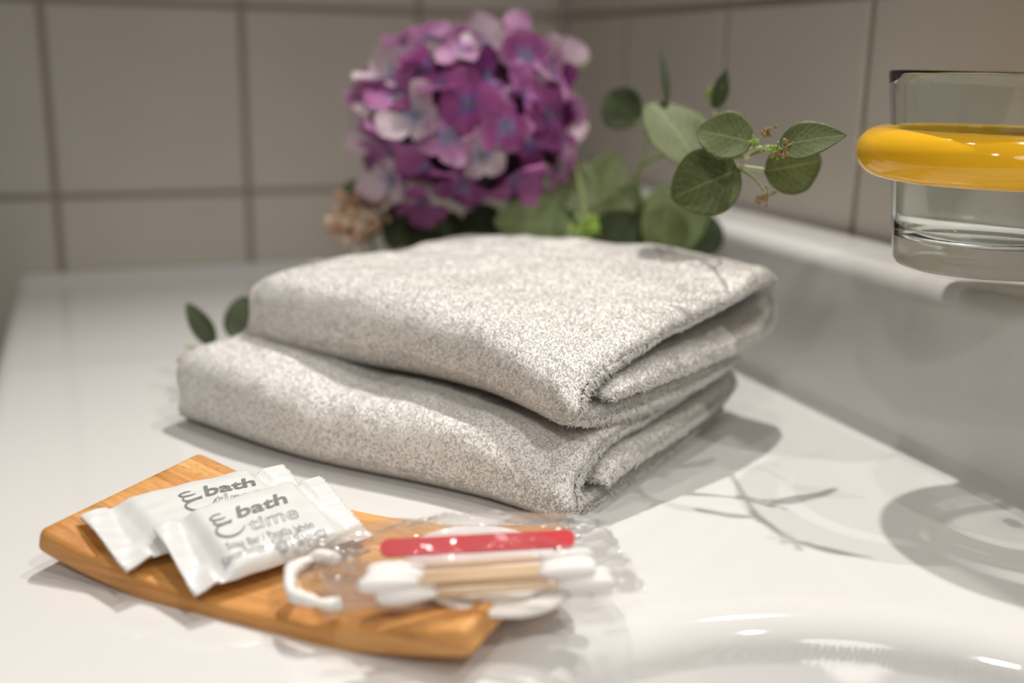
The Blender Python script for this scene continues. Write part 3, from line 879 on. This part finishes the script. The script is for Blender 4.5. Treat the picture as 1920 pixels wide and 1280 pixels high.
# ---------------------------------------------------------------- leaves, sprigs, flowers
def leaf_mesh(base, tip, width, nrm, cup=.12, bend=.1, round_=1.0, point=.0, nu=22, nv=14):
    """a leaf from base to tip; nrm is roughly its upper side"""
    base = np.array(base, float); tip = np.array(tip, float); ax = tip - base; Ln = np.linalg.norm(ax); ax /= Ln
    n = np.array(nrm, float); n -= ax * (n @ ax); n /= np.linalg.norm(n); s = np.cross(ax, n)
    P = []; UV = []
    for i in range(nu + 1):
        u = i / nu; row = []
        uu = u ** .95
        half = width / 2 * max(math.sin(math.pi * min(max(uu, 0), 1) ** (1 - .12 * round_)), 0) ** (.62 if point < .5 else .85)
        if point > 0: half *= (1 - point * .35 * u)
        for j in range(nv + 1):
            v = j / nv; w = (2 * v - 1)
            p = base + ax * Ln * u + s * half * w + n * (cup * half * w * w + bend * Ln * (-(u - .5) ** 2 * 1.6 + .4) * 1)
            p = p + n * (.05 * half * math.sin(u * 9 + v * 3)) * abs(w)
            row.append(p); UV.append((v, u))
        P.append(row)
    me = grid(P)
    uvl = me.uv_layers.new(name='UVMap')
    li = np.zeros(len(me.loops), np.int32); me.loops.foreach_get('vertex_index', li)
    uv = np.array(UV, np.float32)[li]; uvl.data.foreach_set('uv', uv.ravel())
    return me
def add_leaf(parent, b, t, width, nrm, m, name='leaf', **kw):
    o = link(name, leaf_mesh(b, t, width, nrm, **kw), m, parent)
    md = o.modifiers.new('s', 'SOLIDIFY'); md.thickness = .00035
    return o
VIEW = -FWD
def toward(a=0, b=0):
    """a leaf's upper side: towards the camera, leaning right by a and up by b"""
    v = -FWD + RGT * a + UPV * b
    return v / np.linalg.norm(v)
def buds(parent, c, n, spread, r, m, seed, name='bud_cluster'):
    rg = random.Random(seed); parts = []
    for _ in range(n):
        d = Vector((rg.gauss(0, 1), rg.gauss(0, 1), rg.gauss(0, 1))).normalized() * spread * rg.uniform(.35, 1)
        p = Vector(tuple(map(float, c))) + d
        parts.append(ball(p, r * rg.uniform(.7, 1.2), 8, 6, (1, 1, 1.3)))
        parts.append(tube([Vector(tuple(map(float, c))), p], r * .35, 5))
    V, Fc = merge(parts)
    return link(name, mesh(V, Fc), m, parent)
def stem(parent, ctrl, r0, r1, m, name='stem'):
    p = spline(ctrl, 40); rr = np.linspace(r0, r1, 40)
    V, Fc = tube(list(p), list(rr), 9)
    return link(name, mesh(V, Fc), m, parent)

# the sprig reaching over the towels towards the camera
foot = np.array([.335, .620, .0015])
sp = empty('eucalyptus_sprig', foot)
tag(sp, 'artificial eucalyptus sprig with round veined leaves reaching over the towels towards the glass', 'leafy sprig')
stem(sp, [foot, at(1215, 440, .66), at(1195, 330, .62), at(1250, 290, .58), at(1340, 300, .53), at(1405, 290, 0.470), at(1455, 275, 0.450)], .0014, .0008, M_dstem)
stem(sp, [at(1400, 292, 0.472), at(1409, 283, 0.467), at(1440, 277, 0.455)], .0018, .0014, M_stem, 'side_stem')
stem(sp, [at(1376, 311, 0.485), at(1400, 314, 0.480), at(1432, 318, 0.475)], .0011, .0009, M_stem, 'side_stem')
def L2(par, b, t, db, dt, wpx, nrm, m, **kw):
    dm = (db + dt) / 2
    return add_leaf(par, at(*b, db), at(*t, dt), wpx / F_PX * dm, nrm, m, **kw)
L2(sp, (1322, 325), (1218, 190), .545, .575, 122, toward(.2, .25), M_leafA)
L2(sp, (1411, 268), (1306, 246), 0.467, 0.475, 100, toward(-.1, .25), M_leafA)
L2(sp, (1458, 276), (1588, 254), 0.449, 0.437, 92, toward(.15, .35), M_leafA, point=.8)
L2(sp, (1388, 318), (1258, 372), 0.483, 0.490, 132, toward(-.15, .1), M_leafA)
L2(sp, (1432, 322), (1540, 300), 0.480, 0.495, 105, toward(.3, -.15), M_leafA)
L2(sp, (1262, 345), (1262, 485), .650, .640, 130, toward(.1, .3), M_leafB)
L2(sp, (1250, 385), (1240, 490), .636, .632, 92, toward(.0, .1), M_leafA)
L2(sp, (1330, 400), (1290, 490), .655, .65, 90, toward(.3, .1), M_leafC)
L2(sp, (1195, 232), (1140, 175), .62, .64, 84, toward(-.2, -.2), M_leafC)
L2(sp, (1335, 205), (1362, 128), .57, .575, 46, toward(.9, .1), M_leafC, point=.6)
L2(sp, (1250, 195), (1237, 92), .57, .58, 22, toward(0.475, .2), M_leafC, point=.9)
stem(sp, [at(1250, 290, .58), at(1262, 230, .575), at(1250, 190, .57)], .0007, .0005, M_dstem, 'side_stem')
stem(sp, [at(1340, 300, .53), at(1350, 250, .55), at(1336, 200, .57)], .0007, .0005, M_dstem, 'side_stem')
stem(sp, [at(1195, 330, .62), at(1215, 260, .62), at(1190, 225, .62)], .0009, .0006, M_dstem, 'side_stem')
buds(sp, at(1412, 268, 0.463), 9, .0030, .0007, M_bud, 1)
buds(sp, at(1438, 240, 0.455), 9, .0042, .0007, M_bud2, 2)
buds(sp, at(1470, 278, 0.445), 16, .0060, .0008, M_bud2, 3)
buds(sp, at(1450, 282, 0.449), 9, .0050, .0007, M_bud, 5)
buds(sp, at(1440, 368, 0.475), 14, .0060, .0008, M_bud2, 4)
buds(sp, at(1340, 180, .572), 12, .0060, .0009, M_bud, 11)
stem(sp, [at(1385, 315, 0.484), at(1415, 335, 0.480), at(1440, 368, 0.475)], .0007, .0005, M_dstem, 'side_stem')

# the low sprig behind the towels
foot2 = np.array([.275, .640, .0015])
s2 = empty('eucalyptus_sprig', foot2)
tag(s2, 'artificial sprig with broad pale leaves standing low between flower head and towels', 'leafy sprig')
stem(s2, [foot2, at(1125, 470, .655), at(1100, 425, .625), at(1095, 380, .64), at(1075, 300, .68)], .0014, .0008, M_dstem)
L2(s2, (1088, 430), (925, 416), .66, .65, 128, toward(-.1, .45), M_leafB)
L2(s2, (1095, 400), (1035, 285), .66, .69, 96, toward(.1, .1), M_leafA)
L2(s2, (1110, 400), (1160, 290), .67, .69, 90, toward(.2, .1), M_leafA)
L2(s2, (1150, 480), (1185, 345), .665, .66, 105, toward(.1, .2), M_leafB)
L2(s2, (1200, 490), (1212, 375), .66, .655, 70, toward(-.2, .1), M_leafA)
L2(s2, (1105, 440), (1185, 372), .65, .66, 84, toward(.0, .2), M_leafA)
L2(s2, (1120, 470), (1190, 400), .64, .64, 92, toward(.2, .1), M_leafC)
L2(s2, (1060, 150), (1108, 100), .76, .77, 26, toward(.2, .5), M_leafA)
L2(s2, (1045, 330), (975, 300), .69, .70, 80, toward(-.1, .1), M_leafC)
stem(s2, [at(1075, 300, .68), at(1085, 220, .72), at(1062, 148, .76)], .0009, .0005, M_dstem, 'side_stem')
buds(s2, at(1103, 428, .615), 22, .0105, .0017, M_bud, 6)
buds(s2, at(1110, 465, .615), 12, .0080, .0017, M_bud, 7)

# the sprig peeping out at the left behind the lower towel
foot3 = np.array([.100, .640, .0015])
s3 = empty('eucalyptus_sprig', foot3)
tag(s3, 'dark green leaf sprig peeping out left of the lower towel', 'leafy sprig')
stem(s3, [foot3, at(480, 640, .63), at(425, 650, .61), at(385, 655, .595), at(350, 668, .585)], .0013, .0007, M_dstem)
L2(s3, (400, 648), (350, 568), .60, .60, 44, toward(.6, -.2), M_leafC, point=.4)
L2(s3, (478, 645), (452, 556), .62, .63, 92, toward(.2, .1), M_leafC)
stem(s3, [at(385, 655, .595), at(392, 650, .598), at(400, 645, .60)], .0008, .0005, M_dstem, 'side_stem')
buds(s3, at(345, 678, .585), 10, .0042, .0012, M_bud2, 8)
buds(s3, at(366, 655, .59), 9, .0060, .0009, M_stem, 9)

# dried flower at the left of the big bloom
foot4 = np.array([.168, .700, .0015])
dr = empty('dried_flower', foot4)
tag(dr, 'small knobbly tan dried flower head left below the purple bloom', 'flower')
stem(dr, [foot4, at(700, 470, .70), at(672, 420, .70)], .0014, .0012, M_dstem)
rgx = random.Random(4); pA = []; pB = []
for k in range(150):
    cx_, cy_ = rgx.gauss(0, 1), rgx.gauss(0, 1)
    p = at(668 + 24 * cx_, 405 + 20 * cy_, .69 + rgx.uniform(-.012, .012))
    (pA if k % 2 else pB).append(ball(p, rgx.uniform(.0016, .0032), 7, 5))
V, Fc = merge(pA); link('flower_head', mesh(V, Fc), M_dry, dr)
V, Fc = merge(pB); link('pale_flower_head', mesh(V, Fc), M_dry2, dr)

# hydrangea
HC = at(884, 236, .685); HR = .0625
footh = np.array([HC[0] + .01, HC[1] + .03, .0015])
hy = empty('hydrangea', footh)
tag(hy, 'large artificial purple hydrangea bloom standing behind the towels in the corner', 'flower')
stem(hy, [footh, HC + np.array([0.012, .02, -.10]), HC + np.array([0, 0, -.02])], .0026, .0022, M_dstem)
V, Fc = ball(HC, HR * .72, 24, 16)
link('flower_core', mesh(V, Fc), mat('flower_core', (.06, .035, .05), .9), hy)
def floret(c, n, size, rot, tone, seed):
    rg = random.Random(seed)
    c = np.array(c); n = np.array(n) / np.linalg.norm(n)
    a = np.cross(n, [0.2, .1, 1]); a /= np.linalg.norm(a); b = np.cross(n, a)
    V = []; Q = []; colv = []
    mag = np.array([[.42, .095, .33], [.52, .16, .42], [.27, .05, .23], [.62, .28, .52]][tone % 4])
    pale = tone >= 6
    for k in range(4):
        th = rot + k * math.pi / 2 + rg.uniform(-.15, .15)
        ax = a * math.cos(th) + b * math.sin(th); s = np.cross(n, ax)
        lift = rg.uniform(.0, .9); curl = rg.uniform(-.8, .6); tw = rg.uniform(-.7, .7)
        nu, nv = 9, 8; base = len(V)
        L_ = size * rg.uniform(.9, 1.12); Wd = size * rg.uniform(.92, 1.15)
        for i in range(nu + 1):
            u = i / nu
            half = Wd / 2 * math.sin(math.pi * (u ** 1.25 * .86 + .04)) ** .7
            for j in range(nv + 1):
                w = 2 * j / nv - 1
                p = c + ax * L_ * (u * .98 + .03) * (1 - .1 * w * w * u) + s * half * w + n * (lift * L_ * u * (1 - .4 * u) + curl * L_ * u * u * .6 + .28 * half * w * w + tw * half * w * u)
                p = p + n * size * .05 * math.sin(w * 7 + k * 2 + u * 5) * u
                V.append(p)
                cc = mag * (1.0 - .15 * u)
                if pale: cc = np.array([.78, .68, .70]) * (1 - u * .3) + mag * .35 * u
                ctr_ = max(0, 1 - u * 2.6)
                blue = np.array([.16, .15, .42]) if tone % 3 else np.array([.30, .34, .60])
                cc = cc * (1 - ctr_) + blue * ctr_
                if tone % 3 == 0 and not pale:
                    k2 = max(0, u - .6) * 1.2; cc = cc * (1 - k2) + np.array([.62, .42, .58]) * k2
                colv.append(cc)
        for i in range(nu):
            for j in range(nv):
                q = base + i * (nv + 1) + j; Q.append((q, q + nv + 1, q + nv + 2, q + 1))
    me = quadmesh(np.array(V), np.array(Q))
    ca = me.color_attributes.new(name='Col', type='FLOAT_COLOR', domain='POINT')
    ca.data.foreach_set('color', np.hstack([np.array(colv), np.ones((len(colv), 1))]).astype(np.float32).ravel())
    return me
rgh = random.Random(21)
NF = 78
M_eye = mat('floret_eye', (.25, .33, .08), .5)
for k in range(NF):
    zz = 1 - 2 * (k + .5) / NF; ph = k * 2.39996; rr = math.sqrt(1 - zz * zz)
    dv = np.array([rr * math.cos(ph), rr * math.sin(ph), zz])
    if dv[2] < -.75: continue
    d2 = dv + np.array([rgh.gauss(0, .36) for _ in range(3)]); d2 /= np.linalg.norm(d2)
    R_ = HR * np.array([1.05, 1.0, .92]) * rgh.uniform(.80, 1.03)
    c = HC + dv * R_
    tone = rgh.choice([0, 0, 1, 1, 2, 2, 3, 3, 4, 5, 6, 7, 6])
    if dv[2] < -.45 and rgh.random() < .3: tone = 7
    f = link('floret', floret(c, d2, .0182 * rgh.uniform(.85, 1.15), rgh.uniform(0, 1.6), tone, k), M_petal, hy)
    V, Fc = ball(c + d2 * .001, .0013, 8, 6)
    link('floret_eye', mesh(V, Fc), M_eye, f)
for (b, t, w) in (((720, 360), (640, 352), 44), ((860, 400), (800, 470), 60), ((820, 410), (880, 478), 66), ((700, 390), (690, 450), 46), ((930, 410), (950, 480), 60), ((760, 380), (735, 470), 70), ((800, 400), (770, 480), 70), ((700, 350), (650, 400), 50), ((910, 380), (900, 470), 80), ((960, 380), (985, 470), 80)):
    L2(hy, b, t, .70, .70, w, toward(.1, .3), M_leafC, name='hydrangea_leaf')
